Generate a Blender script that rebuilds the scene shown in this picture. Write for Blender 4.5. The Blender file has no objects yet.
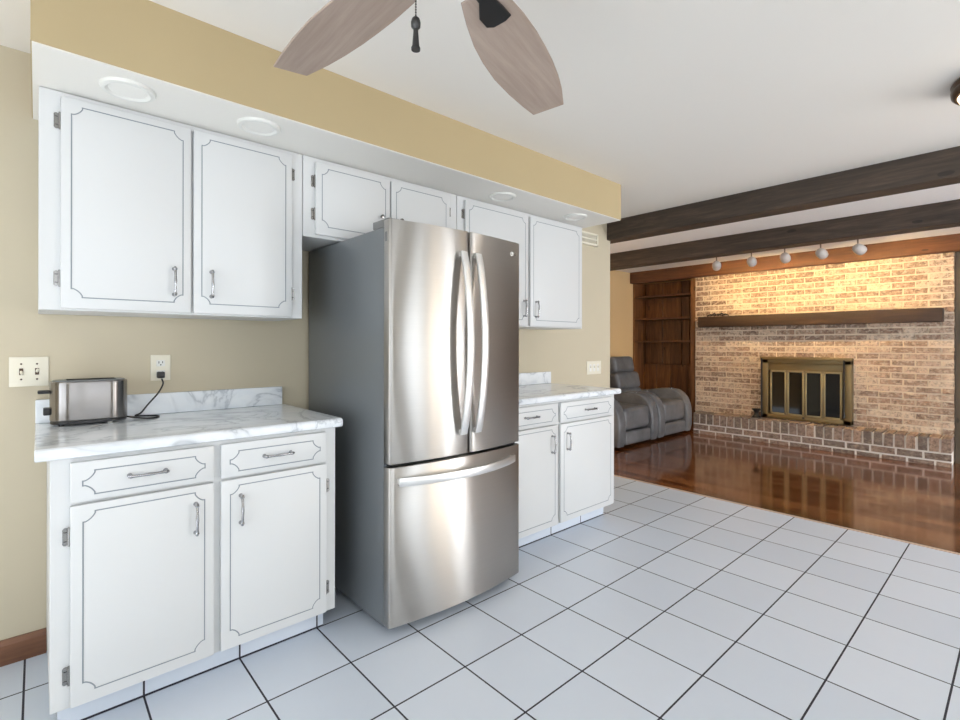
import bpy, bmesh, math, random
from mathutils import Vector, Matrix

sc = bpy.context.scene
COL = sc.collection
rnd = random.Random(7)
PI = math.pi

# ------------------------------------------------------------------ camera
YAW, ROLL, HCAM = 0.8399, 0.0015, 1.23
_f = Vector((math.cos(YAW), math.sin(YAW), 0)); _r = Vector((math.sin(YAW), -math.cos(YAW), 0)); _u = Vector((0, 0, 1))
_r2 = _r * math.cos(ROLL) + _u * math.sin(ROLL); _u2 = _u * math.cos(ROLL) - _r * math.sin(ROLL)
cd = bpy.data.cameras.new('camera'); cam = bpy.data.objects.new('camera', cd); COL.objects.link(cam)
M = Matrix((( _r2.x, _u2.x, -_f.x, 0), (_r2.y, _u2.y, -_f.y, 0), (_r2.z, _u2.z, -_f.z, HCAM), (0, 0, 0, 1)))
cam.matrix_world = M
cd.sensor_width = 36; cd.lens = 494.4 / 960 * 36; cd.shift_y = -15.8 / 960; cd.clip_start = 0.02
sc.camera = cam

# ------------------------------------------------------------------ world, daylight, exposure
w = bpy.data.worlds.new('sky'); sc.world = w; w.use_nodes = True
w.node_tree.nodes['Background'].inputs[0].default_value = (0.80, 0.90, 1.0, 1)
w.node_tree.nodes['Background'].inputs[1].default_value = 1.6
sc.view_settings.view_transform = 'Standard'; sc.view_settings.look = 'None'
sc.view_settings.gamma = 1; sc.view_settings.use_curve_mapping = False
sc.view_settings.exposure = 0.13

def area(name, loc, rot, sx, sy, power, col):
    l = bpy.data.lights.new(name, 'AREA'); l.shape = 'RECTANGLE'; l.size = sx; l.size_y = sy
    l.energy = power; l.color = col
    o = bpy.data.objects.new(name, l); COL.objects.link(o); o.location = loc; o.rotation_euler = rot
    return o
# area lamps for daylight in unseen openings, tilted up to brighten the ceiling
area('daylight_sliding_door', (3.15, -2.70, 1.05), (PI / 2 + .12, 0, 0), 1.65, 1.9, 34, (0.88, 0.94, 1.0))
area('added_side_window_light', (-2.0, 0.1, 1.1), (PI / 2 + .2, 0, -PI / 2), 3.2, 1.2, 32, (0.89, 0.945, 1.0))  # unseen window light, added to brighten the kitchen
area('added_back_window_light', (0.2, -2.70, 1.30), (PI / 2 + .2, 0, 0), 2.2, 1.0, 22, (0.90, 0.95, 1.0))  # another added opening light, no such window known
area('added_family_window_light', (5.25, -4.62, 1.1), (PI / 2 + .3, 0, 0), 1.9, 1.9, 240, (0.92, 0.96, 1.0))  # added out of view to brighten the family room and its ceiling
sl = bpy.data.lights.new('sun', 'SUN'); sl.energy = 24; sl.angle = .01; sl.color = (1.0, .98, .95)
so = bpy.data.objects.new('sun', sl); COL.objects.link(so)
so.rotation_euler = Vector((.42, .36, -.83)).to_track_quat('-Z', 'Y').to_euler()

# ------------------------------------------------------------------ helpers
def lin(r, g, b):
    f = lambda c: (c / 255 / 12.92) if c <= 10.3 else ((c / 255 + 0.055) / 1.055) ** 2.4
    return (f(r), f(g), f(b), 1)

class NT:
    def __init__(s, name):
        s.m = bpy.data.materials.new(name); s.m.use_nodes = True; s.t = s.m.node_tree
        s.b = s.t.nodes['Principled BSDF']
    def n(s, typ, **kw):
        nd = s.t.nodes.new(typ)
        for k, v in kw.items():
            if k.startswith('i_'):
                key = k[2:]; key = int(key) if key.isdigit() else key
                s.setin(nd, key, v)
            else: setattr(nd, k, v)
        return nd
    def setin(s, nd, key, v):
        sock = nd.inputs[key]
        if isinstance(v, bpy.types.NodeSocket): s.t.links.new(v, sock)
        else: sock.default_value = v
    def math(s, op, a, b=None, c=None):
        nd = s.n('ShaderNodeMath', operation=op); s.setin(nd, 0, a)
        if b is not None: s.setin(nd, 1, b)
        if c is not None: s.setin(nd, 2, c)
        return nd.outputs[0]
    def mix(s, fac, a, b, blend='MIX'):
        nd = s.n('ShaderNodeMix', data_type='RGBA', blend_type=blend)
        s.setin(nd, 0, fac); s.setin(nd, 6, a); s.setin(nd, 7, b); return nd.outputs[2]
    def pos(s):
        return s.n('ShaderNodeNewGeometry').outputs['Position']
    def obj(s):
        return s.n('ShaderNodeTexCoord').outputs['Object']
    def mapv(s, v, scale, loc=(0, 0, 0)):
        nd = s.n('ShaderNodeMapping'); s.setin(nd, 0, v); nd.inputs[1].default_value = loc; nd.inputs[3].default_value = scale
        return nd.outputs[0]
    def noise(s, v, scale, detail=4, rough=.55, dist=0):
        nd = s.n('ShaderNodeTexNoise'); s.setin(nd, 'Vector', v); nd.inputs['Scale'].default_value = scale
        nd.inputs['Detail'].default_value = detail; nd.inputs['Roughness'].default_value = rough; nd.inputs['Distortion'].default_value = dist
        return nd.outputs[0]
    def ramp(s, fac, stops, interp='LINEAR'):
        nd = s.n('ShaderNodeValToRGB'); s.setin(nd, 0, fac); cr = nd.color_ramp; cr.interpolation = interp
        while len(cr.elements) < len(stops): cr.elements.new(.5)
        for e, (p, c) in zip(cr.elements, stops): e.position = p; e.color = c
        return nd.outputs[0]
    def bump(s, h, strength=.2, dist=.01):
        nd = s.n('ShaderNodeBump'); s.setin(nd, 'Height', h); nd.inputs['Strength'].default_value = strength; nd.inputs['Distance'].default_value = dist
        s.t.links.new(nd.outputs[0], s.b.inputs['Normal'])
    def set(s, **kw):
        for k, v in kw.items(): s.setin(s.b, k.replace('_', ' '), v)
        return s

def plain(name, rgb, rough=.5, metal=0, nz=0, spec=.5):
    t = NT(name); t.set(Roughness=rough, Metallic=metal); t.b.inputs['Specular IOR Level'].default_value = spec
    c = lin(*rgb)
    if nz:
        f = t.noise(t.pos(), 3.0, 3)
        d = tuple(x * (1 - nz) for x in c[:3]) + (1,)
        t.set(Base_Color=t.mix(f, d, c))
    else: t.set(Base_Color=c)
    return t.m

MT = {}
MT['wall'] = plain('beige_wall_paint', (199, 188, 164), .75, nz=.05)
MT['soffit'] = plain('warm_lit_wall_paint', (184, 165, 127), .75, nz=.05)  # wall paint with the warm light near the ceiling put into its tone
MT['peach'] = plain('tan_wall_paint', (214, 182, 134), .75, nz=.05)
MT['ceil'] = plain('white_ceiling_paint', (234, 230, 223), .6)
MT['soffit_white'] = plain('white_soffit_paint', (232, 229, 222), .5)
MT['cab'] = plain('white_cabinet_paint', (215, 216, 216), .38, nz=.02)
MT['groove'] = plain('grey_painted_groove', (136, 144, 150), .6)
MT['plastic'] = plain('ivory_plastic', (228, 222, 204), .35)
MT['lampgrey'] = plain('pale_grey_lamp_enamel', (196, 192, 188), .4)
MT['whiteplastic'] = plain('white_plastic', (225, 224, 218), .35)
MT['black'] = plain('black_plastic', (22, 22, 24), .4)
MT['iron'] = plain('black_iron', (18, 17, 17), .55)
MT['dark'] = plain('dark_gap', (10, 10, 11), .8)
MT['chrome'] = plain('chrome_metal', (170, 170, 172), .2, 1)
MT['pewter'] = plain('pewter_metal', (150, 148, 146), .25, 1)
MT['darkmetal'] = plain('dark_grey_metal', (70, 70, 70), .35, .7)
MT['bronze'] = plain('bronze_metal', (84, 68, 58), .35, .8)
MT['brass'] = plain('antique_brass', (130, 113, 80), .45, .7)
MT['brasslight'] = plain('pale_brass', (164, 150, 116), .4, .7)
MT['case'] = plain('grey_enamel', (114, 118, 121), .32, .15)
MT['casetrim'] = plain('grey_trim_plastic', (120, 120, 118), .4)

def steel(name, rgb, rough=.27):
    t = NT(name); t.set(Metallic=1.0, Roughness=rough)
    p = t.mapv(t.pos(), (3, 3, 420)); n = t.noise(p, 1.0, 3, .6)
    c = lin(*rgb)
    a = t.mix(n, tuple(x * .90 for x in c[:3]) + (1,), c)
    t.set(Base_Color=a)
    t.b.inputs['Anisotropic'].default_value = 1.0; t.b.inputs['Anisotropic Rotation'].default_value = .25
    tg = t.n('ShaderNodeTangent', direction_type='RADIAL', axis='Z'); t.setin(t.b, 'Tangent', tg.outputs[0])
    return t.m
MT['steel'] = steel('brushed_stainless_steel', (192, 188, 183), .31)
MT['steelbar'] = plain('satin_steel_bar', (238, 238, 237), .36, 1)
MT['toaststeel'] = steel('toaster_steel', (156, 152, 150), .24)

TS, TOX, TOY = .254149 * HCAM, .481463 * HCAM, 1.679251 * HCAM      # tile pitch and grid origin
def tile(name, vertical=False):
    t = NT(name); s = t.n('ShaderNodeSeparateXYZ'); t.setin(s, 0, t.pos())
    def line(o, off, width):
        u = t.math('FRACT', t.math('ADD', t.math('DIVIDE', t.math('SUBTRACT', o, off), TS), 200.5))
        d = t.math('ABSOLUTE', t.math('SUBTRACT', u, .5))
        return t.math('LESS_THAN', d, width / 2 / TS)
    def cell(o, off):
        return t.math('FLOOR', t.math('DIVIDE', t.math('SUBTRACT', o, off), TS))
    gx = line(s.outputs[0], TOX, .0065)
    if vertical:
        g = t.math('MAXIMUM', gx, t.math('LESS_THAN', s.outputs[2], .006))
        seed = cell(s.outputs[0], TOX)
    else:
        g = t.math('MAXIMUM', gx, line(s.outputs[1], TOY, .0065))
        seed = t.math('ADD', cell(s.outputs[0], TOX), t.math('MULTIPLY', cell(s.outputs[1], TOY), 17.3))
    wn = t.n('ShaderNodeTexWhiteNoise', noise_dimensions='1D'); t.setin(wn, 'W', seed)
    base = t.mix(wn.outputs[0], lin(208, 216, 227), lin(217, 224, 234))
    mott = t.noise(t.pos(), 14, 4, .6)
    base = t.mix(t.math('MULTIPLY', mott, .10), base, lin(188, 194, 204))
    t.set(Base_Color=t.mix(g, base, lin(46, 44, 54)))
    t.setin(t.b, 'Roughness', t.math('ADD', t.math('MULTIPLY', g, .5), .33))
    t.bump(t.math('SUBTRACT', t.math('MULTIPLY', mott, .06), g), .25, .002)
    return t.m
MT['tile'] = tile('white_floor_tile'); MT['toetile'] = tile('white_toe_kick_tile', True)

def woodfloor():
    t = NT('polished_brown_wood_floor'); s = t.n('ShaderNodeSeparateXYZ'); t.setin(s, 0, t.pos())
    px = t.math('DIVIDE', s.outputs[0], .085); row = t.math('FLOOR', px); fx = t.math('FRACT', px)
    wn = t.n('ShaderNodeTexWhiteNoise', noise_dimensions='1D'); t.setin(wn, 'W', row)
    py = t.math('ADD', t.math('DIVIDE', s.outputs[1], .95), t.math('MULTIPLY', wn.outputs[0], 7.3))
    fy = t.math('FRACT', py); idp = t.math('ADD', row, t.math('MULTIPLY', t.math('FLOOR', py), 13.7))
    w2 = t.n('ShaderNodeTexWhiteNoise', noise_dimensions='1D'); t.setin(w2, 'W', idp)
    gr = t.noise(t.mapv(t.pos(), (38, 1.6, 1)), 1.5, 5, .6, .6)
    c = t.ramp(t.math('ADD', t.math('MULTIPLY', w2.outputs[0], .5), t.math('MULTIPLY', gr, .55)),
               [(.15, lin(62, 34, 17)), (.5, lin(106, 61, 31)), (.9, lin(150, 94, 52))])
    gap = t.math('MAXIMUM', t.math('LESS_THAN', fx, .025), t.math('LESS_THAN', fy, .003))
    t.set(Base_Color=t.mix(t.math('MULTIPLY', gap, .6), c, lin(40, 18, 10)))
    t.set(Roughness=.12)
    t.b.inputs['Coat Weight'].default_value = .35; t.b.inputs['Coat Roughness'].default_value = .06
    t.bump(t.math('ADD', t.math('MULTIPLY', gr, .3), gap), .05, .001)
    return t.m
MT['woodfloor'] = woodfloor()

def wood(name, c0, c1, c2, axis='Y', scale=1, rough=.55, knots=True, bump=.25):
    t = NT(name); sv = {'Y': (14, 1.2, 14), 'X': (1.2, 14, 14), 'Z': (14, 14, 1.2)}[axis]
    p = t.mapv(t.pos(), tuple(v * scale for v in sv)); g = t.noise(p, 1.3, 6, .65, .8)
    f2 = t.noise(t.mapv(t.pos(), tuple(v * scale * 5 for v in sv)), 1.2, 3, .6)
    fac = t.math('ADD', t.math('MULTIPLY', g, .75), t.math('MULTIPLY', f2, .25))
    c = t.ramp(fac, [(.3, lin(*c0)), (.5, lin(*c1)), (.72, lin(*c2))])
    if knots:
        v = t.n('ShaderNodeTexVoronoi'); kv = {'Y': (5, 1.9, 5), 'X': (1.9, 5, 5), 'Z': (5, 5, 1.9)}[axis]
        t.setin(v, 'Vector', t.mapv(t.pos(), kv)); v.inputs['Scale'].default_value = 1.2
        k = t.math('LESS_THAN', t.math('ADD', v.outputs[0], t.math('MULTIPLY', g, .12)), .15)
        c = t.mix(t.math('MULTIPLY', k, .7), c, tuple(x * .35 for x in lin(*c0)[:3]) + (1,))
    t.set(Base_Color=c, Roughness=rough)
    t.bump(fac, bump, .004)
    return t.m
MT['beam'] = wood('dark_stained_beam_wood', (42, 34, 28), (66, 54, 45), (96, 80, 67))
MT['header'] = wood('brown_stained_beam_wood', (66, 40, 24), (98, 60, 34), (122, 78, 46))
MT['mantel'] = wood('dark_mantel_wood', (38, 26, 20), (56, 39, 28), (76, 54, 38))
MT['shelf'] = wood('walnut_stained_shelf_wood', (68, 41, 23), (112, 72, 41), (152, 106, 64), 'Z', .8, .45)
MT['shelfh'] = wood('walnut_stained_shelf_board', (54, 31, 18), (86, 52, 30), (112, 72, 44), 'Y', .8, .45, False)
MT['panelwood'] = wood('weathered_brown_wood', (66, 58, 48), (84, 74, 60), (100, 88, 72), 'Z')
MT['baseboard'] = wood('brown_baseboard_wood', (82, 52, 36), (112, 74, 52), (134, 92, 66), 'X', 1, .5, False)
MT['blade'] = wood('grey_brown_blade_wood', (120, 102, 90), (142, 124, 110), (158, 140, 126), 'Y', 1.6, .6, False, .1)

def bladewood():
    t = NT('weathered_oak_blade'); p = t.mapv(t.obj(), (2.2, 30, 30)); g = t.noise(p, 1.4, 5, .65, .5)
    t.set(Base_Color=t.ramp(g, [(.3, lin(158, 139, 126)), (.55, lin(170, 152, 139)), (.75, lin(180, 162, 148))]), Roughness=.6)
    return t.m
MT['blade'] = bladewood()

def brick(name, cols, smear=.65, smearcol=(222, 208, 190)):
    t = NT(name); g = t.n('ShaderNodeNewGeometry'); r = g.outputs['Random Per Island']
    c = t.ramp(r, [(i / max(1, len(cols)), lin(*k)) for i, k in enumerate(cols)], 'CONSTANT')
    n1 = t.noise(t.pos(), 27, 5, .8); n2 = t.noise(t.mapv(t.pos(), (1, 22, 34)), 1, 5, .75)
    dk = t.ramp(n1, [(.40, (0, 0, 0, 1)), (.54, (1, 1, 1, 1))])
    c = t.mix(t.math('MULTIPLY', t.math('SUBTRACT', 1.0, dk), .75), c, lin(86, 68, 56))
    sm = t.ramp(n2, [(.48, (0, 0, 0, 1)), (.62, (1, 1, 1, 1))])
    c = t.mix(t.math('MULTIPLY', sm, smear), c, lin(*smearcol))
    t.set(Base_Color=c, Roughness=.9); t.bump(n1, .6, .006)
    return t.m
MT['brick'] = brick('whitewashed_brick', [(186, 160, 140), (160, 132, 114), (202, 178, 158), (140, 116, 102), (180, 156, 138), (154, 130, 114), (212, 192, 172)])
MT['hearthbrick'] = brick('hearth_brick', [(150, 128, 116), (126, 112, 104), (166, 140, 124), (112, 100, 94), (140, 120, 110)], .25)
MT['mortar'] = plain('pale_mortar', (226, 212, 192), .95, nz=.12)
MT['whitemortar'] = plain('white_mortar', (232, 228, 222), .95, nz=.12)

def marble():
    t = NT('white_marble_laminate'); p = t.pos()
    n = t.noise(p, 2.2, 5, .6, 1.6)
    v = t.math('ABSOLUTE', t.math('SUBTRACT', n, .5))
    vein = t.ramp(v, [(0.0, (1, 1, 1, 1)), (.022, (.25, .25, .25, 1)), (.06, (0, 0, 0, 1))])
    n2 = t.noise(t.mapv(p, (3.5, 6, 6)), 1.7, 4, .6, 1.0)
    cloud = t.ramp(n2, [(.42, (0, 0, 0, 1)), (.7, (1, 1, 1, 1))])
    c = t.mix(t.math('MULTIPLY', cloud, .4), lin(238, 241, 244), lin(212, 220, 230))
    c = t.mix(t.math('MULTIPLY', vein, .5), c, lin(138, 146, 156))
    t.set(Base_Color=c, Roughness=.16); return t.m
MT['marble'] = marble()

def leather():
    t = NT('grey_leather'); n = t.noise(t.pos(), 5, 4, .6)
    t.set(Base_Color=t.ramp(n, [(.3, lin(84, 84, 86)), (.7, lin(116, 116, 118))]), Roughness=.42)
    t.bump(t.noise(t.pos(), 260, 2), .12, .002); return t.m
MT['leather'] = leather()

def textured_ceiling():
    t = NT('textured_white_ceiling'); n = t.noise(t.pos(), 60, 3, .6)
    t.set(Base_Color=t.mix(n, lin(232, 231, 230), lin(244, 243, 242)), Roughness=.9); t.bump(n, .5, .006); return t.m
MT['texceil'] = textured_ceiling()

def glassdark():
    t = NT('firebox_shade_glass'); t.set(Base_Color=lin(16, 15, 14), Roughness=.06); return t.m  # darkness of the firebox painted into the panes
MT['darkened'] = glassdark()
def emit(name, rgb, strength):
    t = NT(name); t.set(Base_Color=lin(*rgb), Roughness=.4); t.setin(t.b, 'Emission Color', lin(*rgb)); t.setin(t.b, 'Emission Strength', strength); return t.m
MT['lens'] = emit('warm_lamp_lens', (255, 214, 150), 6)
MT['opal'] = emit('lit_opal_glass', (255, 226, 180), 9)
MT['frosted'] = plain('frosted_white_lens', (234, 232, 226), .45)

# ------------------------------------------------------------------ mesh builder
class MB:
    def __init__(s): s.v = []; s.f = []; s.mi = []; s.sm = []
    def raw(s, vs, fs, mat=0, smooth=False):
        o = len(s.v); s.v += [tuple(v) for v in vs]
        for f in fs: s.f.append([i + o for i in f]); s.mi.append(mat); s.sm.append(smooth)
        return s
    def bm(s, b, mat=0, smooth=True):
        b.verts.index_update(); s.raw([v.co.copy() for v in b.verts], [[v.index for v in f.verts] for f in b.faces], mat, smooth); b.free(); return s
    def box(s, x0, x1, y0, y1, z0, z1, mat=0, jit=0):
        J = lambda: rnd.uniform(-jit, jit) if jit else 0
        vs = [(x + J(), y + J(), z + J()) for x in (x0, x1) for y in (y0, y1) for z in (z0, z1)]
        return s.raw(vs, [(0, 1, 3, 2), (4, 6, 7, 5), (0, 4, 5, 1), (2, 3, 7, 6), (0, 2, 6, 4), (1, 5, 7, 3)], mat)
    def rbox(s, x0, x1, y0, y1, z0, z1, r=.004, seg=2, mat=0, smooth=True):
        b = bmesh.new(); bmesh.ops.create_cube(b, size=1)
        for v in b.verts:
            v.co = Vector(((x0 + x1) / 2 + v.co.x * (x1 - x0), (y0 + y1) / 2 + v.co.y * (y1 - y0), (z0 + z1) / 2 + v.co.z * (z1 - z0)))
        bmesh.ops.bevel(b, geom=b.edges[:], offset=r, segments=seg, profile=.5, affect='EDGES')
        return s.bm(b, mat, smooth)
    def prism(s, pts, axis, a0, a1, mat=0, smooth=False, bev=0, seg=2):
        """extrude polygon pts (2D) along an axis"""
        mk = {'X': lambda p, a: (a, p[0], p[1]), 'Y': lambda p, a: (p[0], a, p[1]), 'Z': lambda p, a: (p[0], p[1], a)}[axis]
        b = bmesh.new(); A = [b.verts.new(mk(p, a0)) for p in pts]; B = [b.verts.new(mk(p, a1)) for p in pts]
        n = len(pts); b.faces.new(A); b.faces.new(B[::-1])
        for i in range(n): b.faces.new((A[i], B[i], B[(i + 1) % n], A[(i + 1) % n]))
        bmesh.ops.recalc_face_normals(b, faces=b.faces[:])
        if bev:
            cap = [e for e in b.edges if (e.verts[0] in A) == (e.verts[1] in A)]
            bmesh.ops.bevel(b, geom=cap, offset=bev, segments=seg, profile=.5, affect='EDGES')
        return s.bm(b, mat, smooth)
    def cyl(s, p0, p1, r0, r1=None, n=20, mat=0, caps=True):
        return s.tube([p0, p1], [r0, r0 if r1 is None else r1], n, mat, caps)
    def tube(s, pts, rad, n=10, mat=0, caps=True, flat=1.0):
        pts = [Vector(p) for p in pts]
        if not isinstance(rad, (list, tuple)): rad = [rad] * len(pts)
        vs = []; prev = None
        for i, p in enumerate(pts):
            d = (pts[min(i + 1, len(pts) - 1)] - pts[max(i - 1, 0)]).normalized()
            if prev is None:
                a = Vector((0, 0, 1)) if abs(d.z) < .9 else Vector((1, 0, 0)); prev = d.cross(a).normalized()
            prev = (prev - d * prev.dot(d)).normalized(); q = d.cross(prev)
            for k in range(n):
                t = 2 * PI * k / n; vs.append(p + (prev * math.cos(t) + q * math.sin(t) * flat) * rad[i])
        fs = []
        for i in range(len(pts) - 1):
            for k in range(n):
                fs.append((i * n + k, i * n + (k + 1) % n, (i + 1) * n + (k + 1) % n, (i + 1) * n + k))
        s.raw(vs, fs, mat, True)
        if caps:
            m = len(pts) - 1
            s.raw(vs[:n], [tuple(range(n))[::-1]], mat); s.raw(vs[m * n:], [tuple(range(n))], mat)
        return s
    def lathe(s, prof, c, n=32, mat=0, smooth=True):
        """profile [(r, z)] about a vertical axis through c"""
        vs = []; fs = []
        for r, z in prof:
            for k in range(n):
                t = 2 * PI * k / n; vs.append((c[0] + r * math.cos(t), c[1] + r * math.sin(t), c[2] + z))
        for i in range(len(prof) - 1):
            for k in range(n):
                fs.append((i * n + k, i * n + (k + 1) % n, (i + 1) * n + (k + 1) % n, (i + 1) * n + k))
        return s.raw(vs, fs, mat, smooth)
    def build(s, name, mats, parent=None, local=False, autos=True):
        me = bpy.data.meshes.new(name); off = Vector((0, 0, 0))
        if parent is not None and not local:
            p = parent
            while p is not None: off += p.location; p = p.parent
        me.from_pydata([Vector(v) - off for v in s.v], [], s.f)
        for m in (mats if isinstance(mats, (list, tuple)) else [mats]): me.materials.append(m)
        for p, i, k in zip(me.polygons, s.mi, s.sm): p.material_index = i; p.use_smooth = k
        b = bmesh.new(); b.from_mesh(me); bmesh.ops.recalc_face_normals(b, faces=b.faces[:]); b.to_mesh(me); b.free()
        o = bpy.data.objects.new(name, me); COL.objects.link(o)
        if parent is not None: o.parent = parent
        if autos and any(s.sm):
            try: me.set_sharp_from_angle(angle=math.radians(40))
            except Exception: pass
        return o

def tag(o, label, cat, group=None, kind=None):
    if label: o['label'] = label
    if cat: o['category'] = cat
    if group: o['group'] = group
    if kind: o['kind'] = kind
    return o
def thing(name, label, cat, loc=(0, 0, 0), group=None):
    o = bpy.data.objects.new(name, None); COL.objects.link(o); o.location = loc; o.empty_display_size = .05
    return tag(o, label, cat, group)
def struct(name, mb, m): 
    o = mb.build(name, m); o['kind'] = 'structure'; return o
def clone(root, loc, rotz=None, label=None):
    r = root.copy(); COL.objects.link(r); r.location = loc
    if rotz is not None: r.rotation_euler.z = rotz
    if label: r['label'] = label
    for ch in list(root.children):
        c = ch.copy(); COL.objects.link(c); c.parent = r
        for g in list(ch.children):
            d = g.copy(); COL.objects.link(d); d.parent = c
    return r

# ------------------------------------------------------------------ setting
YW, ZC, XB, XBR = 2.63, 2.37, 4.03, 7.10        # kitchen wall plane, ceiling, tile/wood joint, brick face
YS, XW, YF = -2.62, -1.9, 4.27                  # south wall, west wall, far side wall of the family room
struct('floor', MB().box(XW - .1, XB, YS - .1, YW + .12, -.08, 0), MT['tile'])
struct('floor_wood', MB().box(XB, 7.6, -4.7, YF + .1, -.08, -.001), MT['woodfloor'])
struct('trim_1', MB().box(XB - .006, XB + .016, YS, 2.62, -.01, .004), plain('pale_threshold_strip', (206, 184, 164), .4))
struct('ceiling', MB().box(XW - .1, 3.99, YS - .1, YW + .12, ZC, ZC + .1), MT['ceil'])
struct('ceiling_family', MB().box(3.99, 7.6, -4.7, YF + .1, ZC, ZC + .1), MT['texceil'])
struct('wall_left', MB().box(XW, 3.99, YW, YW + .12, 0, ZC), MT['wall'])
struct('wall_family', MB().box(3.2, 7.6, YF, YF + .1, 0, ZC).box(3.1, 3.2, YW + .12, YF + .1, 0, ZC), MT['peach'])
struct('wall_east', MB().box(XBR + .02, 7.6, -4.7, .53, 0, ZC), MT['panelwood'])
struct('wall_bookcase', MB().box(7.5, 7.6, .53, YF, 0, ZC), MT['peach'])
def wall_holes(name, axis, a0, a1, p0, p1, holes, m):
    """wall slab from a0..a1 with rectangular openings (b0,b1,z0,z1)"""
    mb = MB(); 
    def add(u0, u1, z0, z1):
        if u1 - u0 < 1e-4 or z1 - z0 < 1e-4: return
        if axis == 'X': mb.box(u0, u1, p0, p1, z0, z1)
        else: mb.box(p0, p1, u0, u1, z0, z1)
    cur = a0
    for b0, b1, z0, z1 in sorted(holes):
        add(cur, b0, 0, ZC); add(b0, b1, 0, z0); add(b0, b1, z1, ZC); cur = b1
    add(cur, a1, 0, ZC)
    return struct(name, mb, m)
wall_holes('wall_south', 'X', XW, 4.13, YS - .1, YS, [(-.9, 1.3, .8, 2.1), (2.3, 4.0, .03, 2.08)], MT['wall'])
wall_holes('wall_west', 'Y', YS, YW + .12, XW - .1, XW, [(-1.5, 1.7, .5, 2.2)], MT['wall'])
def winframe(name, axis, b0, b1, p, z0, z1, mull, mw=.05):
    mb = MB(); t = .06
    def add(u0, u1, q0, q1):
        if axis == 'X': mb.box(u0, u1, p - .03, p + .03, q0, q1)
        else: mb.box(p - .03, p + .03, u0, u1, q0, q1)
    add(b0, b1, z0, z0 + t); add(b0, b1, z1 - t, z1); add(b0, b0 + t, z0, z1); add(b1 - t, b1, z0, z1)
    for m in mull: add(m - mw, m + mw, z0, z1)
    return struct(name, mb, MT['whiteplastic'])
wall_holes('wall_family_south', 'X', 4.03, 7.6, -4.7, -4.6, [(4.3, 6.2, .1, 2.1)], MT['peach'])
struct('wall_partition', MB().box(4.03, 4.13, -4.6, YS - .1, 0, ZC), MT['peach'])
winframe('window_4', 'X', 4.3, 6.2, -4.62, .1, 2.1, [5.25])  # unseen window, added for its light
winframe('window_1', 'X', 2.3, 4.0, YS - .02, .03, 2.08, [3.13], .12)
winframe('window_2', 'X', -.9, 1.3, YS - .02, .8, 2.1, [.2])  # unseen opening, added to let in more light
winframe('window_3', 'Y', -1.5, 1.7, XW + .0 - .02, .5, 2.2, [-.4, .6])  # unseen glazing, added as a light source

# soffit over the wall cabinets: face toned for warm light, white underside
ZS = 2.115
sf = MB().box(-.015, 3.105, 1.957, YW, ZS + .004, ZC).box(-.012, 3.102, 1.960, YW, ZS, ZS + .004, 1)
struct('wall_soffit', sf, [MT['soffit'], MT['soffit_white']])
bb = MB().prism([(YW, 0), (YW - .016, 0), (YW - .016, .075), (YW - .008, .094), (YW, .094)], 'X', XW, .03)
struct('baseboard_left', bb, MT['baseboard'])

# brick chimney breast
def bricks(mb, y0, y1, z0, z1, xf, bw, bh, mo, hole=None, depth=.05):
    z = z0; r = 0
    while z < z1 - .01:
        h = min(bh, z1 - z); y = y0 - (0 if r % 2 else (bw + mo) / 2)
        while y < y1:
            a, b = max(y, y0), min(y + bw, y1)
            if b - a > .02:
                if not (hole and a > hole[0] and b < hole[1] and z < hole[3] and z + h > hole[2]):
                    mb.box(xf + rnd.uniform(-.004, .000), xf + depth, a, b, z, z + h, 1, .0035)
            y += bw + mo
        z += bh + mo; r += 1
cb = MB().box(XBR + .008, 7.5, .54, 3.25, 0, ZC)
bricks(cb, .535, 3.25, .285, 2.25, XBR, .193, .056, .0155)
struct('wall_fireplace', cb, [MT['mortar'], MT['brick']])

# ------------------------------------------------------------------ ceiling beams
b = MB().rbox(3.935, 4.115, -2.61, 2.75, 2.197, ZC + .01, .006, 1, 0, False).build('ceiling_beam', MT['beam']); tag(b, 'nearest dark wood ceiling beam, between white kitchen ceiling and family room', 'beam')
b = MB().rbox(5.37, 5.55, -4.59, YF, 2.185, ZC + .01, .006, 1, 0, False).build('ceiling_beam', MT['beam']); tag(b, 'middle dark wood ceiling beam, just in front of the track spotlights', 'beam')
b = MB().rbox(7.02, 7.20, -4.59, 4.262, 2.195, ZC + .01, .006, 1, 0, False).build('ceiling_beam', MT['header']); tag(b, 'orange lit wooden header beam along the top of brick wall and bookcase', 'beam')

# ------------------------------------------------------------------ hearth, mantel, fireplace
hb = MB().box(6.826, XBR - .008, .54, 3.145, 0, .268)
for z0, z1, bw, off in ((0.0, .042, .200, .09), (.060, .124, .200, .0)):
    y = .535 - off
    while y < 3.14:
        a, e = max(y, .535), min(y + bw, 3.15)
        if e - a > .02: hb.box(6.822 + rnd.uniform(-.003, .003), 6.86, a, e, z0, z1, 1, .002)
        y += bw + .019
y = .535
while y < 3.1:
    hb.box(6.817 + rnd.uniform(-.004, .004), XBR - .006, y, min(y + .073, 3.15), .142, .283 + rnd.uniform(-.004, .004), 1, .003); y += .0905
hb.build('hearth', [MT['whitemortar'], MT['hearthbrick']])
tag(bpy.data.objects['hearth'], 'raised brick hearth with white mortar along the foot of the brick wall', 'hearth')
mb = MB().rbox(6.965, XBR + .02, .613, 3.152, 1.472, 1.617, .006, 2)
tag(mb.build('mantel_shelf', MT['mantel']), 'dark rough wooden mantel beam on the brick wall above the fireplace', 'mantel')
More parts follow.
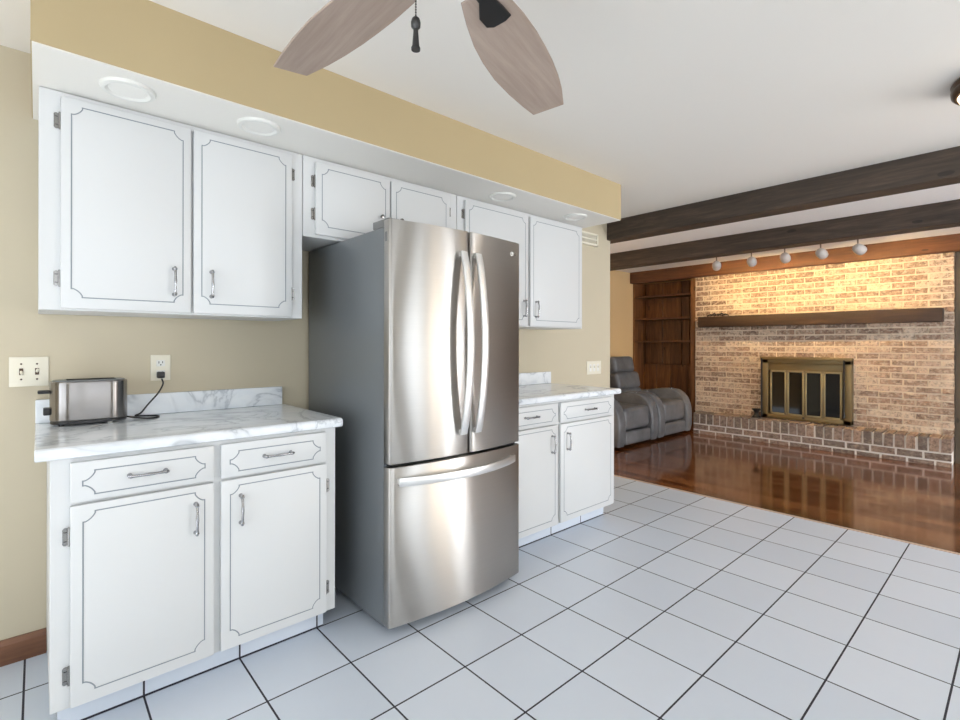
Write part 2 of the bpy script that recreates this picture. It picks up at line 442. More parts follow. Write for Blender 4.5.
# small dark twig-like objects at the left end of the mantel
tw = MB()
for i in range(5):
    yy = 3.04 - i * .05; tw.tube([(7.0, yy, 1.617 + .010), (7.03, yy - .04, 1.617 + .03 + .012 * (i % 2)), (7.02, yy - .09, 1.617 + .012)], [.007, .012, .005], 8)
tag(tw.build('driftwood', MT['iron']), 'small dark crooked piece of driftwood on the left end of the mantel', 'ornament')

fp = thing('fireplace_screen', 'brass framed fireplace with four smoked glass door panels in the brick wall', 'fireplace', (7.05, 1.87, .285))
y0, y1, z0, z1 = 1.385, 2.345, .2925, 1.068
fr = MB()
fr.rbox(7.0, 7.12, y0, y0 + .085, z0, z1, .006).rbox(7.0, 7.12, y1 - .085, y1, z0, z1, .006)
fr.rbox(7.0, 7.12, y0, y1, z1 - .075, z1, .006).rbox(7.0, 7.12, y0, y1, z0, z0 + .055, .006)
fr.rbox(6.985, 7.02, y0 - .01, y1 + .01, z1 - .03, z1 + .008, .006)
fr.rbox(7.025, 7.12, y0 + .08, y1 - .08, z1 - .165, z1 - .07, .004)
fr.build('frame', MT['brass'], fp)
MB().box(7.06, 7.12, y0 + .05, y1 - .05, z0 + .02, z1 - .05).build('firebox', MT['dark'], fp)
dy0, dy1, dz0, dz1 = 1.475, 2.245, .345, .905; n = 4; wd = (dy1 - dy0) / n
for i in range(n):
    a = dy0 + i * wd + .003; c = a + wd - .006; d = MB(); k = .022
    d.rbox(7.012, 7.04, a, a + k, dz0, dz1, .003).rbox(7.012, 7.04, c - k, c, dz0, dz1, .003).rbox(7.012, 7.04, a, c, dz0, dz0 + k, .003).rbox(7.012, 7.04, a, c, dz1 - k, dz1, .003)
    do = d.build('door_panel', MT['brasslight'], fp)
    MB().box(7.024, 7.03, a + k - .003, c - k + .003, dz0 + k - .003, dz1 - k + .003).build('glass', MT['darkened'], do)
MB().cyl((7.0, 1.865, .33), (6.985, 1.865, .33), .012).build('latch', MT['iron'], fp)
MB().cyl((6.99, y1 - .012, z0 + .01), (6.99, y1 - .012, z1 - .01), .010, n=8).build('pull_and_shadow_line', MT['iron'], fp)  # shadow line beside the frame, modelled as a dark rod
MB().cyl((6.985, y0 + .07, z0 + .08), (6.985, y0 + .07, z1 - .02), .008, n=8).lathe([(0, 0), (.012, .005), (.016, .03), (.008, .06), (0, .062)], (6.985, y0 + .07, z0 + .08), 10).build('pull_and_shadow_line', MT['iron'], fp)
pot = MB().lathe([(0, 0), (.045, 0), (.05, .012), (.03, .03), (.022, .06), (.034, .085), (.05, .10), (.054, .112), (.046, .112), (.02, .09), (0, .088)], (6.925, 2.372, .2905), 20)
tag(pot.build('iron_pot', MT['iron']), 'small black iron pot on the hearth left of the fireplace', 'pot')

# ------------------------------------------------------------------ bookcase beside the chimney
bk = thing('bookcase', 'tall built-in dark wood bookcase with empty shelves left of the brick wall', 'bookcase', (7.3, 3.76, 0))
c = MB().box(7.12, 7.48, YF - .03, YF - .003, 0, 2.22).box(7.12, 7.48, 3.253, 3.272, 0, 2.22)
c.build('side_panels', MT['shelf'], bk)
bp_ = MB(); ys = [3.27, 3.50, 3.625, 3.94, 4.24]
for a, e in zip(ys[:-1], ys[1:]): bp_.rbox(7.455, 7.49, a + .005, e - .005, .92, 2.22, .006, 1, 0, False)
bp_.box(7.482, 7.495, 3.26, 4.25, 0, 2.22); bp_.build('back_panel', MT['shelf'], bk)
lp = MB(); ys = [3.27, 3.52, 3.79, 4.03, 4.24]
for a, e in zip(ys[:-1], ys[1:]): lp.rbox(7.43, 7.455, a + .002, e - .002, .02, .915, .005, 1, 0, False)
lp.build('lower_panel', MT['shelf'], bk)
MB().box(7.12, 7.16, 3.253, 3.325, 0, 2.2).build('face_stile', MT['shelf'], bk)
for z in (1.98, 1.628, 1.276):
    MB().rbox(7.13, 7.456, 3.273, YF - .031, z - .014, z + .014, .003, 1, 0, False).build('shelf', MT['shelfh'], bk)

# ------------------------------------------------------------------ track lights
XT = 6.40
tr = MB().rbox(XT - .018, XT + .018, 1.05, 2.85, ZC - .028, ZC, .003)
tag(tr.build('track_rail', MT['whiteplastic']), 'white lighting track on the ceiling carrying the five spotlights', 'track')
def spot_proto():
    t = thing('track_spotlight', '', 'spotlight', (0, 0, 0), 'track spotlights before the brick wall')
    MB().cyl((0, 0, ZC - .028), (0, 0, 2.285), .007, n=10).build('stem', MT['pewter'], t, True)
    ax = Vector((.86, 0, -.50)).normalized(); c0 = Vector((-.035, 0, 2.262))
    prof = [(0, .012), (.004, .03), (.016, .043), (.045, .052), (.08, .052), (.105, .047), (.112, .043)]
    MB().tube([c0 + ax * p for p, r in prof], [max(r, .001) for p, r in prof], 24, 0, False).cyl(c0, c0 + ax * .003, .012, n=16).build('shade', MT['lampgrey'], t, True)
    MB().cyl(c0 + ax * .098, c0 + ax * .102, .0465, n=24).build('lamp_lens', MT['lens'], t, True)
    return t, c0 + ax * .125, ax
sp, lo, ax = spot_proto()
spos = [(2.66, 'leftmost white track spotlight, nearest the bookcase'), (2.25, 'second white track spotlight from the left'), (1.895, 'middle one of the five white track spotlights'),
        (1.545, 'fourth white track spotlight from the left'), (1.215, 'rightmost of the five white track spotlights')]
for i, (y, lab) in enumerate(spos):
    o = sp if i == 0 else clone(sp, (XT, y, 0)); o.location = (XT, y, 0); o.rotation_euler.z = math.radians((20, 8, 0, -18, -36)[i]); o['label'] = lab
    l = bpy.data.lights.new('spot_lamp', 'SPOT'); l.energy = 17; l.color = (1.0, .67, .27); l.spot_size = math.radians(140); l.spot_blend = .8; l.shadow_soft_size = .03
    lob = bpy.data.objects.new('spot_lamp', l); COL.objects.link(lob); lob.location = lo; lob.parent = o
    lob.rotation_euler = Vector((.80, 0, -.60)).to_track_quat('-Z', 'Y').to_euler()

# ------------------------------------------------------------------ recliners (face -Y)
def recliner(label, x0):
    W = .925
    t = thing('recliner', label, 'recliner', (x0 + W / 2, 3.7, 0), 'grey recliners by the bookcase'); L = MT['leather']
    prof = [(3.19, .03), (3.165, .12), (3.165, .30), (3.18, .40), (3.215, .49), (3.27, .555), (3.34, .595), (3.45, .61), (3.60, .598), (3.80, .565), (4.02, .55), (4.06, .50), (4.06, .03)]
    for a in (x0 + .005, x0 + W - .165):
        ar = MB().prism(prof, 'X', a, a + .16, 0, True, .03, 3).build('arm', L, t)
        xi = a + .13 if a < x0 + .1 else a + .03
        MB().cyl((xi, 3.42, .607), (xi, 3.42, .615), .014).build('button', MT['chrome'], ar)
    xs0, xs1 = x0 + .172, x0 + W - .172
    def cush(n, *bx, r=.05, seg=4): return MB().rbox(*bx, r, seg).build(n, L, t)
    cush('seat', xs0, xs1, 3.195, 3.90, .20, .47, r=.055)
    cush('footrest', xs0, xs1, 3.18, 3.30, .035, .192, r=.03)
    MB().box(xs0, xs1, 3.32, 4.0, .04, .22).build('base', MT['black'], t)
    def tilt(mb, yb, zb, ang):
        R = Matrix.Rotation(-ang, 3, 'X'); o = Vector((0, yb, zb)); mb.v = [o + R @ (Vector(v) - o) for v in mb.v]; return mb
    tilt(MB().rbox(xs0 - .03, xs1 + .03, 3.84, 3.99, .44, .60, .05, 4), 3.9, .45, .2).build('lumbar_cushion', L, t)
    tilt(MB().rbox(xs0 - .01, xs1 + .01, 3.82, 3.99, .585, .835, .06, 4), 3.9, .45, .2).build('backrest', L, t)
    tilt(MB().rbox(xs0 + .01, xs1 - .04, 3.84, 4.0, .825, 1.065, .06, 4), 3.9, .45, .2).build('headrest', L, t)
    tilt(MB().rbox(xs0, xs1, 3.97, 4.05, .30, 1.0, .03, 2), 3.9, .45, .2).build('back_shell', L, t)
    return t
recliner('nearer grey leather recliner, half hidden behind the kitchen wall end', 4.985)
recliner('farther grey leather recliner beside the hearth, with its padded headrest showing', 5.92)

# ------------------------------------------------------------------ cabinets
def groove(mb, x0, x1, z0, z1, y, c=.030, e=.006, wd=.0038, mat=1):
    pts = []
    def corner(cx, cz, sx, sz, rev):
        # concave corner whose arc is centred on the outer corner (cx,cz)
        seq = [(cx, cz + sz * c), (cx + sx * e, cz + sz * c)]
        for k in range(1, 8):
            q = k / 8; a = PI / 2 * q
            u = .45 * math.sin(a) + .55 * q; v = .45 * math.cos(a) + .55 * (1 - q)
            seq.append((cx + sx * (e + (c - e) * u), cz + sz * (e + (c - e) * v)))
        seq += [(cx + sx * c, cz + sz * e), (cx + sx * c, cz)]
        return seq[::-1] if rev else seq
    pts += corner(x0, z1, 1, -1, False); pts += corner(x1, z1, -1, -1, True)
    pts += corner(x1, z0, -1, 1, False); pts += corner(x0, z0, 1, 1, True)
    n = len(pts); vs = []
    for i in range(n):
        p = Vector(pts[i]); a = (p - Vector(pts[i - 1])).normalized(); b = (Vector(pts[(i + 1) % n]) - p).normalized()
        na = Vector((-a.y, a.x)); nb = Vector((-b.y, b.x)); m = (na + nb); m = m / max(.6, m.dot(na)) if m.length > 1e-6 else na
        for sgn in (-1, 1):
            q = p + m * sgn * wd / 2; vs.append((q.x, y, q.y))
    fs = [(2 * i, 2 * i + 1, (2 * i + 3) % (2 * n), (2 * i + 2) % (2 * n)) for i in range(n)]
    mb.raw(vs, fs, mat)
def pull(x, z, yf, vertical, parent, L=.112):
    mb = MB(); P = (lambda s, o: (x, yf - o, z + s)) if vertical else (lambda s, o: (x + s, yf - o, z))
    h = L / 2
    for s in (-1, 1):
        mb.tube([P(s * h * .90, -.001), P(s * h * .90, .006), P(s * h * .88, .02)], [.0085, .005, .0055], 10)
        mb.tube([P(s * h * .72, .0215), P(s * h * .86, .022), P(s * h * 1.0, .019)], [.0045, .0072, .005], 10)
    mb.tube([P(-h * .8, .022), P(-h * .4, .0255), P(0, .0265), P(h * .4, .0255), P(h * .8, .022)], [.0052, .0042, .0055, .0042, .0052], 10)
    return mb.build('handle', MT['chrome'], parent)
def hinge(x, z, yf, yfr, side, parent):
    """small chrome overlay hinge: scalloped leaf on the face frame and a barrel at the door edge"""
    mb = MB(); s = side
    mb.rbox(min(x, x - s * .016), max(x, x - s * .016), yfr - .004, yfr, z - .017, z + .017, .0015, 1)
    for dz in (-.02, .02): mb.cyl((x - s * .009, yfr, z + dz), (x - s * .009, yfr - .004, z + dz), .0075, n=12)
    mb.cyl((x, yfr - .006, z - .026), (x, yfr - .006, z + .026), .0048, n=10)
    mb.cyl((x, yfr - .006, z - .030), (x, yfr - .006, z - .026), .0035, n=8).cyl((x, yfr - .006, z + .026), (x, yfr - .006, z + .030), .0035, n=8)
    return mb.build('hinge', MT['pewter'], parent)
DT = .020
def door(root, x0, x1, z0, z1, yf, hx, hz, hs, name='door', ins=(.029, .025, .040), knob=False):
    mb = MB().rbox(x0, x1, yf - DT, yf - .001, z0, z1, .004, 2)
    groove(mb, x0 + ins[0], x1 - ins[0], z0 + ins[2], z1 - ins[1], yf - DT - .0006)
    d = mb.build(name, [MT['cab'], MT['groove']], root)
    if hx is not None:
        if knob: MB().lathe([(0, 0), (.009, .002), (.010, .010), (.005, .016), (.004, .024)], (0, 0, 0), 14).rotx(hx, yf - DT, hz).build('knob', MT['pewter'], d)
        else: pull(hx, hz, yf - DT, name == 'door', d)
    if hs:
        side, zs = hs
        for z in zs: hinge(x0 - .002 if side > 0 else x1 + .002, z, yf - DT, yf, side, d)
    return d
def _rotx(s, x, y, z):
    s.v = [(x + v[0], y - .024 + v[2], z + v[1]) for v in s.v]; return s
MB.rotx = _rotx

YU = 2.27   # face of the wall cabinets; doors stand 2 cm proud
def upper(label, x0, x1, z0, z1, doors, hz, hins, knob=False, ext=0.0):
    t = thing('wall_cabinet', label, 'cabinet', ((x0 + x1) / 2, YW, z0))
    MB().rbox(x0, x1, YU, YW - .001, z0, z1, .002, 1, 0, False).build('body', MT['cab'], t)
    for (a, e, hx, side) in doors:
        door(t, a, e, z0 + (.006 if not knob else .014), z1 - .022, YU, hx, hz, (side, hins), knob=knob)
    return t
zt = ZS - .002
upper('large white wall cabinet above the toaster, two doors', .004, .921, 1.347, zt, [(.061, .461, .402, 1), (.470, .866, .534, -1)], 1.474, (1.458, 2.008))
upper('short white wall cabinet above the refrigerator', .924, 1.846, 1.7345, zt, [(.980, 1.383, 1.327, 1), (1.391, 1.782, 1.445, -1)], 1.888, (1.845, 2.000), True)
upper('white wall cabinet right of the refrigerator, beside the air vent', 1.850, 3.072, 1.347, zt, [(1.902, 2.452, 2.409, 1), (2.474, 3.035, 2.53, -1)], 1.468, (1.455, 2.008))

YB = 1.99
def base(label, x0, x1, cols, hmid):
    t = thing('base_cabinet', label, 'cabinet', ((x0 + x1) / 2, YW, 0))
    MB().rbox(x0, x1, YB, YW - .001, .100, .874, .002, 1, 0, False).build('body', MT['cab'], t)
    MB().box(x0 + .02, x1 - .02, YB + .075, YW - .001, 0, .1005).build('toe_kick', MT['toetile'], t)
    for i, (a, e) in enumerate(cols):
        door(t, a, e, .737, .862, YB, (a + e) / 2 if hmid is None else hmid[i], .799, None, 'drawer', (.030, .030, .020))
        s = 1 if i == 0 else -1
        door(t, a, e, .106, .728, YB, e - .059 if i == 0 else a + .067, .614, (s, (.203, .633)), 'door', (.031, .024, .038))
    return t
base('white base cabinet under the toaster counter, left of the refrigerator', .030, .953, [(.077, .478), (.501, .906)], None)
base('white base cabinet right of the refrigerator, two drawers over two doors', 1.88, 3.072, [(1.93, 2.424), (2.450, 3.030)], (2.172, 2.755))

def counter(label, x0, x1, sx0, sx1):
    t = thing('countertop', label, 'countertop', ((x0 + x1) / 2, YW, .876))
    prof = [(YW - .001, .876), (1.972, .876), (1.963, .880), (1.960, .890), (1.960, .902), (1.964, .910), (1.973, .914), (YW - .001, .914)]
    MB().prism(prof, 'X', x0, x1, 0, False, .003, 1).build('slab', MT['marble'], t)
    MB().rbox(sx0, sx1, YW - .022, YW - .001, .9145, 1.008, .003, 1, 0, False).build('backsplash', MT['marble'], t)
    return t
counter('marbled white countertop carrying the toaster', -.005, .974, -.004, .955)
counter('marbled white countertop right of the refrigerator', 1.872, 3.118, 1.874, 3.118)

# ------------------------------------------------------------------ refrigerator
fx0, fx1 = 1.085, 1.866; FB, FE = 1.735, 1.772     # front at the middle, front at the edges
rf = thing('refrigerator', 'tall stainless steel french door refrigerator with bottom freezer drawer', 'refrigerator', ((fx0 + fx1) / 2, 2.2, 0))
MB().rbox(fx0 + .004, fx1 - .004, 1.822, 2.60, .035, 1.725, .006, 2).build('case', MT['case'], rf)
MB().box(fx0 + .02, fx1 - .02, 1.79, 1.83, .055, 1.71).build('gasket', MT['dark'], rf)
gr = MB().box(fx0 + .03, fx1 - .03, 1.86, 2.5, .012, .04)
for x in (fx0 + .08, fx1 - .08):
    for y in (1.9, 2.48): gr.cyl((x, y, 0), (x, y, .03), .022)
gr.build('base_grille', MT['black'], rf)
def fdoor(name, x0, x1, z0, z1):
    cx = (fx0 + fx1) / 2; hw = (fx1 - fx0) / 2; N = 26; mb = MB(); r = .012
    pts = []
    for i in range(N + 1):
        x = x0 + (x1 - x0) * i / N; y = FB + (FE - FB) * ((x - cx) / hw) ** 2
        d = min(x - x0, x1 - x)
        if d < r: y += r - math.sqrt(max(0, r * r - (r - d) ** 2))
        pts.append((x, y))
    for k in (.1, .3, .6):   # extra points in the rounded edges
        for sgn in (0, 1):
            d = r * k; x = x0 + d if sgn == 0 else x1 - d
            pts.append((x, FB + (FE - FB) * ((x - cx) / hw) ** 2 + r - math.sqrt(max(0, r * r - (r - d) ** 2))))
    pts.sort()
    poly = pts + [(x1, 1.814), (x0, 1.814)]
    mb.prism(poly, 'Z', z0, z1, 0, True, .004, 2)
    o = mb.build(name, MT['steel'], rf); return o
xm = 1.492
dl = fdoor('door', fx0, xm - .004, .728, 1.751); dr = fdoor('door', xm + .004, fx1, .728, 1.751)
fz = fdoor('freezer_drawer', fx0, fx1, .048, .715)
def fy(x): return FB + (FE - FB) * ((x - (fx0 + fx1) / 2) / ((fx1 - fx0) / 2)) ** 2
def barhandle(mb, path, wdir, w, th):
    """flat bar swept along path, wide along wdir"""
    path = [Vector(p) for p in path]; wdir = Vector(wdir); vs = []; n = 12
    for i, p in enumerate(path):
        d = (path[min(i + 1, len(path) - 1)] - path[max(i - 1, 0)]).normalized(); q = d.cross(wdir).normalized()
        for k in range(n):
            t = 2 * PI * k / n; ct, st = math.cos(t), math.sin(t)
            sq = lambda v: math.copysign(abs(v) ** .5, v)
            vs.append(p + wdir * sq(ct) * w / 2 + q * sq(st) * th / 2)
    fs = [(i * n + k, i * n + (k + 1) % n, (i + 1) * n + (k + 1) % n, (i + 1) * n + k) for i in range(len(path) - 1) for k in range(n)]
    fs += [tuple(range(n))[::-1], tuple(range((len(path) - 1) * n, len(path) * n))]
    mb.raw(vs, fs, 0, True)
for dd, xh in ((dl, xm - .050), (dr, xm + .038)):
    mb = MB(); pth = []
    for i in range(25):
        s = i / 24; z = .822 + s * (1.650 - .822); o = .016 + .052 * math.sin(PI * s) ** .8
        pth.append((xh, fy(xh) - o, z))
    barhandle(mb, pth, (1, 0, 0), .040, .013)
    for z in (.83, 1.642): mb.rbox(xh - .012, xh + .012, fy(xh) - .018, fy(xh) + .004, z - .012, z + .012, .003)
    mb.build('handle', MT['steelbar'], dd)
mb = MB(); pth = []
for i in range(25):
    s = i / 24; x = 1.122 + s * (1.800 - 1.122); o = .014 + .045 * math.sin(PI * s) ** .8
    pth.append((x, fy(x) - o, .655))
barhandle(mb, pth, (0, 0, 1), .038, .013)
for x in (1.132, 1.790): mb.rbox(x - .012, x + .012, fy(x) - .018, fy(x) + .004, .645, .669, .003)
mb.build('handle', MT['steelbar'], fz)
for x, y, d in ((fx0 + .006, 1.79, dl), (fx1 - .066, 1.79, dr)):
    MB().rbox(x, x + .06, y, y + .13, 1.7255, 1.760, .005).build('hinge_cover', MT['casetrim'], rf)
MB().rbox(fx0 - .001, fx0 + .004, 1.79, 1.806, 1.66, 1.70, .001, 1).build('hinge_tab', MT['casetrim'], rf)
# round badge and two letters at the top right of the right door
bx, bz = 1.792, 1.688
lg = MB(); yb = fy(bx) - .001
lg.tube([(bx, yb + .002, bz), (bx, yb - .002, bz)], .011, 24)
MB_l = lg.build('badge', MT['steelbar'], dr)
ri = MB().tube([(bx + .0075 * math.cos(a), yb - .0022, bz + .0075 * math.sin(a)) for a in [PI / 2 + k * PI * 1.5 / 14 for k in range(15)]], .0011, 6)
ri.tube([(bx + .001, yb - .0022, bz), (bx + .0075, yb - .0022, bz)], .0011, 6); ri.tube([(bx - .001, yb - .0022, bz + .004), (bx - .001, yb - .0022, bz - .004), (bx + .003, yb - .0022, bz - .004)], .0010, 6)
ri.cyl((bx - .004, yb - .0018, bz + .003), (bx - .004, yb - .0026, bz + .003), .0012, n=8)
ri.build('badge_mark', MT['pewter'], MB_l)
fc = bpy.data.curves.new('lettering', 'FONT'); fc.body = 'LG'; fc.size = .017; fc.extrude = .0006; fc.align_y = 'CENTER'
tmp = bpy.data.objects.new('lettering_source', fc); COL.objects.link(tmp)
dg = bpy.context.evaluated_depsgraph_get(); tme = bpy.data.meshes.new_from_object(tmp.evaluated_get(dg))
bpy.data.objects.remove(tmp)
lt = bpy.data.objects.new('lettering', tme); COL.objects.link(lt); tme.materials.clear(); tme.materials.append(MT['chrome'])
lt.parent = dr; lt.rotation_euler = (PI / 2, 0, .168); lt.location = Vector((bx + .014, fy(bx + .014) - .0012, bz)) - rf.location

# ------------------------------------------------------------------ toaster
tx0, tx1, ty0, ty1, tz = .036, .280, 2.445, 2.585, .914
ts = thing('toaster', 'brushed steel toaster with black base on the left countertop', 'toaster', ((tx0 + tx1) / 2, (ty0 + ty1) / 2, tz))
def stadium(x0, x1, y0, y1, r, n=10):
    pts = []
    for cx, cy, a0 in ((x1 - r, y1 - r, 0), (x0 + r, y1 - r, PI / 2), (x0 + r, y0 + r, PI), (x1 - r, y0 + r, 1.5 * PI)):
        for k in range(n + 1):
            a = a0 + PI / 2 * k / n; pts.append((cx + r * math.cos(a), cy + r * math.sin(a)))
    return pts
MB().prism(stadium(tx0, tx1, ty0, ty1, .062), 'Z', tz + .018, tz + .170, 0, True, .006, 3).build('body', MT['toaststeel'], ts)
MB().prism(stadium(tx0 + .002, tx1 - .002, ty0 + .002, ty1 - .002, .060), 'Z', tz + .008, tz + .018, 0, True).build('base', MT['black'], ts)
tp = MB().prism(stadium(tx0 + .008, tx1 - .008, ty0 + .008, ty1 - .008, .054), 'Z', tz + .168, tz + .174, 0, True, .002, 2).build('top_plate', MT['case'], ts)
for yy in (ty0 + .045, ty1 - .045): MB().rbox(tx0 + .05, tx1 - .04, yy - .012, yy + .012, tz + .1735, tz + .1755, .0008, 1).build('slot', MT['dark'], tp)
for i, (x, y) in enumerate(((tx0 + .035, ty0 + .03), (tx1 - .06, ty0 + .03), (tx0 + .035, ty1 - .03), (tx1 - .06, ty1 - .03))):
    MB().cyl((x, y, tz), (x, y, tz + .009), .009, n=12).build('foot', MT['whiteplastic'] if i == 1 else MT['black'], ts)
ym = (ty0 + ty1) / 2
MB().rbox(tx0 - .034, tx0 + .003, ym - .022, ym + .022, tz + .125, tz + .137, .004).build('lever', MT['black'], ts)
MB().rbox(tx0 - .018, tx0 + .003, ym - .02, ym + .02, tz + .042, tz + .070, .004).build('control_dial', MT['black'], ts)
# cord to the wall socket
def spline(pts, n=10):
    P = [Vector(p) for p in pts]; P = [P[0] * 2 - P[1]] + P + [P[-1] * 2 - P[-2]]; out = []
    for i in range(1, len(P) - 2):
        for k in range(n):
            t = k / n; a, b, c, d = P[i - 1:i + 3]
            out.append(.5 * ((2 * b) + (c - a) * t + (2 * a - 5 * b + 4 * c - d) * t * t + (3 * b - a - 3 * c + d) * t ** 3))
    return out + [P[-2]]
cx, cz = .4135, 1.096
cord = spline([(tx1 - .004, 2.52, .928), (.300, 2.515, .922), (.345, 2.475, .9175), (.385, 2.49, .9175), (.392, 2.54, .9175), (.36, 2.565, .9175), (.315, 2.56, .922), (.335, 2.565, .932), (.362, 2.575, .965), (.400, 2.585, 1.01), (.4205, 2.592, 1.05), (.4165, 2.597, cz - .022)])
MB().tube(cord, .0034, 8).build('power_cord', MT['black'], ts)
MB().rbox(cx - .013, cx + .016, YW - .034, YW - .0055, cz - .020, cz + .008, .004).build('plug', MT['black'], ts)

# ------------------------------------------------------------------ wall plates
def plate(name, label, cat, x0, x1, z0, z1):
    t = thing(name, label, cat, ((x0 + x1) / 2, YW, z0)); MB().rbox(x0, x1, YW - .006, YW, z0, z1, .003, 2).build('cover_plate', MT['plastic'], t); return t
o = plate('power_outlet', 'ivory power outlet with the toaster plugged in', 'outlet', .378, .455, 1.064, 1.180)
def recept(o, x, z):
    r = MB().rbox(x - .0165, x + .0165, YW - .0085, YW - .0055, z - .014, z + .014, .0012, 1)
    rr = r.build('receptacle', MT['whiteplastic'], o)
    MB().box(x - .0085, x - .0055, YW - .0092, YW - .008, z - .001, z + .009).box(x + .0055, x + .0085, YW - .0092, YW - .008, z, z + .009).cyl((x, YW - .008, z - .007), (x, YW - .0092, z - .007), .003, n=10).build('slots', MT['black'], rr)
recept(o, .4165, 1.142); recept(o, .4165, 1.096)
o = plate('light_switch', 'ivory double toggle switch plate on the wall above the toaster', 'light switch', -.080, .036, 1.062, 1.178)
for x, up in ((-.045, -1), (.001, 1)):
    MB().rbox(x - .006, x + .006, YW - .0085, YW - .0055, 1.107, 1.133, .001, 1).build('toggle_slot', MT['bronze'], o)
    MB().tube([(x, YW - .006, 1.12), (x + .002, YW - .020, 1.12 + up * .009)], [.005, .004], 8).build('toggle', MT['plastic'], o)
    for z in (1.09, 1.15): MB().cyl((x, YW - .005, z), (x, YW - .0075, z), .0035, n=10).build('screw', MT['bronze'], o)
o = plate('light_switch', 'ivory triple switch plate above the far countertop', 'light switch', 3.625, 3.838, .962, 1.080)
for x in (3.675, 3.7315, 3.788):
    MB().rbox(x - .015, x + .015, YW - .008, YW - .0055, .988, 1.054, .001, 1).build('switch_surround', MT['frosted'], o)
    MB().rbox(x - .006, x + .006, YW - .016, YW - .006, 1.02, 1.034, .002, 1).build('toggle', MT['plastic'], o)
v = thing('air_vent', 'ivory louvred air vent high on the wall beside the far cabinet', 'vent', (3.66, YW, 2.105))
vx0, vx1, vz0, vz1 = 3.50, 3.76, 2.108, 2.218
fr = MB().rbox(vx0, vx1, YW - .03, YW, vz0, vz0 + .018, .003).rbox(vx0, vx1, YW - .03, YW, vz1 - .018, vz1, .003).rbox(vx0, vx0 + .018, YW - .03, YW, vz0, vz1, .003).rbox(vx1 - .022, vx1, YW - .03, YW, vz0, vz1, .003)
fr.build('frame', MT['plastic'], v)
MB().box(vx0 + .01, vx1 - .01, YW - .008, YW - .001, vz0 + .01, vz1 - .01).build('backing', MT['bronze'], v)
lv = MB()
for i in range(12):
    x = vx0 + .03 + i * .0172; lv.box(x, x + .009, YW - .026, YW - .01, vz0 + .016, vz0 + .05).box(x, x + .009, YW - .026, YW - .01, vz0 + .06, vz1 - .016)
lv.box(vx0 + .01, vx1 - .01, YW - .027, YW - .008, vz0 + .05, vz0 + .06); lv.build('louvers', MT['plastic'], v)

# ------------------------------------------------------------------ downlights under the soffit
def downlight(label, x, y):
    t = thing('downlight', label, 'ceiling light', (x, y, ZS), 'round lights under the soffit')
    MB().lathe([(.082, 0), (.082, -.004), (.078, -.010), (.066, -.013), (.060, -.010), (.055, -.006)], (x, y, ZS), 40).build('trim_ring', MT['whiteplastic'], t)
    MB().lathe([(.0565, -.007), (.03, -.009), (.0001, -.0095)], (x, y, ZS), 40).build('lens', MT['frosted'], t)
downlight('white round downlight above the toaster cabinet, leftmost of the four', .236, 2.098)
downlight('white round downlight second from the left, above the right cabinet door', .672, 2.094)
downlight('white round downlight third from the left, just past the refrigerator', 2.07, 2.110)
downlight('white round downlight nearest the right end of the soffit', 2.775, 2.110)

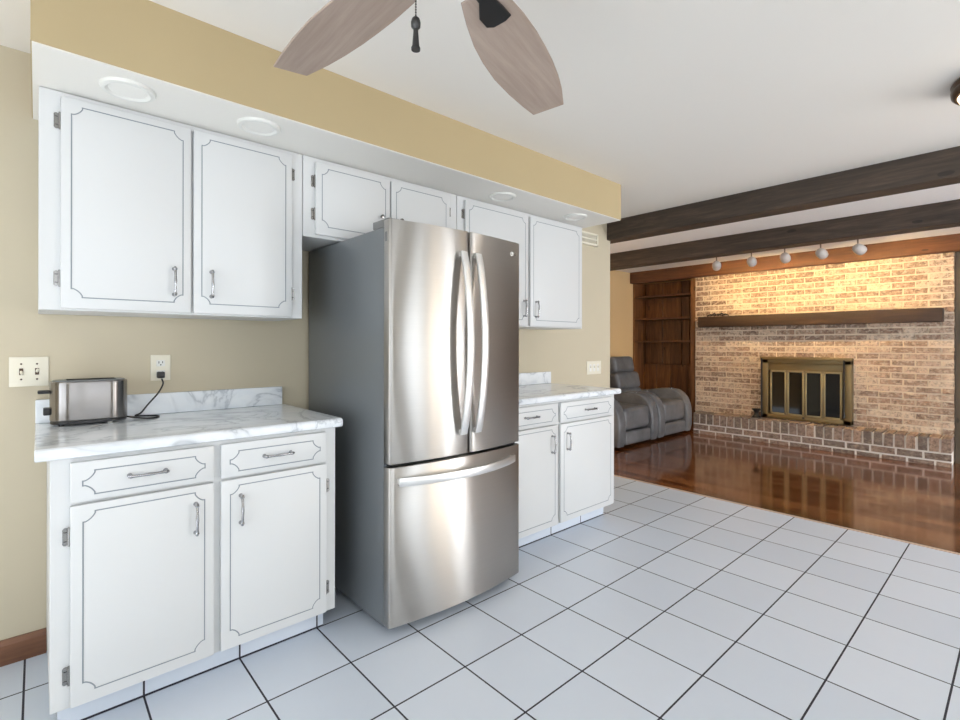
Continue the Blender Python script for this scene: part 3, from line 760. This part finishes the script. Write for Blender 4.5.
# ------------------------------------------------------------------ ceiling fan
FC = Vector((.680, .760, 2.05)); PITCH = math.radians(-10)
fan = thing('ceiling_fan', 'ceiling fan with grey brown wooden blades and a dangling pull chain', 'ceiling fan', FC)
MB().lathe([(0.0001, .02), (.10, .02), (.125, .04), (.13, .09), (.11, .14), (.05, .165), (.02, .17), (.018, .25), (.06, .27), (.075, ZC - FC.z - .001), (0.0001, ZC - FC.z - .001)], FC, 40).build('motor_housing', MT['bronze'], fan)
ccw = [(.10, .112), (.165, .138), (.245, .164), (.32, .180), (.41, .1915), (.51, .1935), (.60, .190), (.676, .184)]
cw = [(.10, .020), (.16, .013), (.23, .008), (.31, .0085), (.385, .014), (.45, .021), (.53, .034), (.60, .050), (.692, .079)]
for k in range(5):
    th = math.radians(18 + 72 * k)
    A = Vector((math.cos(th), math.sin(th), 0)); Wv = Vector((-math.sin(th), math.cos(th), 0)); V = Wv * math.cos(PITCH) + Vector((0, 0, 1)) * math.sin(PITCH)
    Nn = A.cross(V)
    R = Matrix((A, V, Nn)).transposed()
    def pl(mb, name, m, parent, loc):
        o = mb.build(name, m, parent, True); return o
    bl = MB().prism(ccw + cw[::-1], 'Z', -.003, .003, 0, False, .0015, 1).build('blade', MT['blade'], fan, True)
    bl.rotation_euler = R.to_euler()
    br = MB()
    br.prism([(.02, .045), (.12, .04), (.165, .035), (.205, .033), (.212, .05), (.212, .085), (.20, .10), (.165, .10), (.12, .075), (.02, .075)], 'Z', -.010, -.0031, 0, False, .002, 1)
    br.build('blade_arm', MT['iron'], bl, True)
chx, chy = .540, .788
ch = MB(); z = 1.855
while z < 2.06: ch.lathe([(0.0001, -.0022), (.0018, -.0012), (.0018, .0012), (0.0001, .0022)], (chx, chy, z), 6); z += .0052
ch.cyl((chx, chy, 1.855), (chx, chy, 2.085), .0008, n=5)
ch.build('pull_chain', MT['pewter'], fan)
MB().lathe([(0.0001, 0), (.0085, 0), (.009, .004), (.007, .008), (.0048, .035), (.0048, .040), (.0088, .044), (.0095, .052), (.0075, .060), (.003, .064), (0.0001, .065)], (chx, chy, 1.793), 16).build('pull_chain_knob', MT['darkmetal'], fan)

# ------------------------------------------------------------------ flush ceiling lamp (right edge)
fl = thing('flush_ceiling_lamp', 'round bronze flush ceiling lamp at the right edge of the white ceiling', 'ceiling light', (3.02, .070, ZC))
MB().lathe([(.0001, 0), (.165, 0), (.172, -.012), (.168, -.03), (.172, -.036), (.170, -.055), (.160, -.066), (.150, -.066), (.148, -.05), (.0001, -.05)], (3.02, .070, ZC), 48).build('ring', MT['bronze'], fl)
MB().lathe([(.149, -.06), (.14, -.085), (.10, -.11), (.05, -.122), (.0001, -.125)], (3.02, .070, ZC), 48).build('glass_shade', MT['opal'], fl)
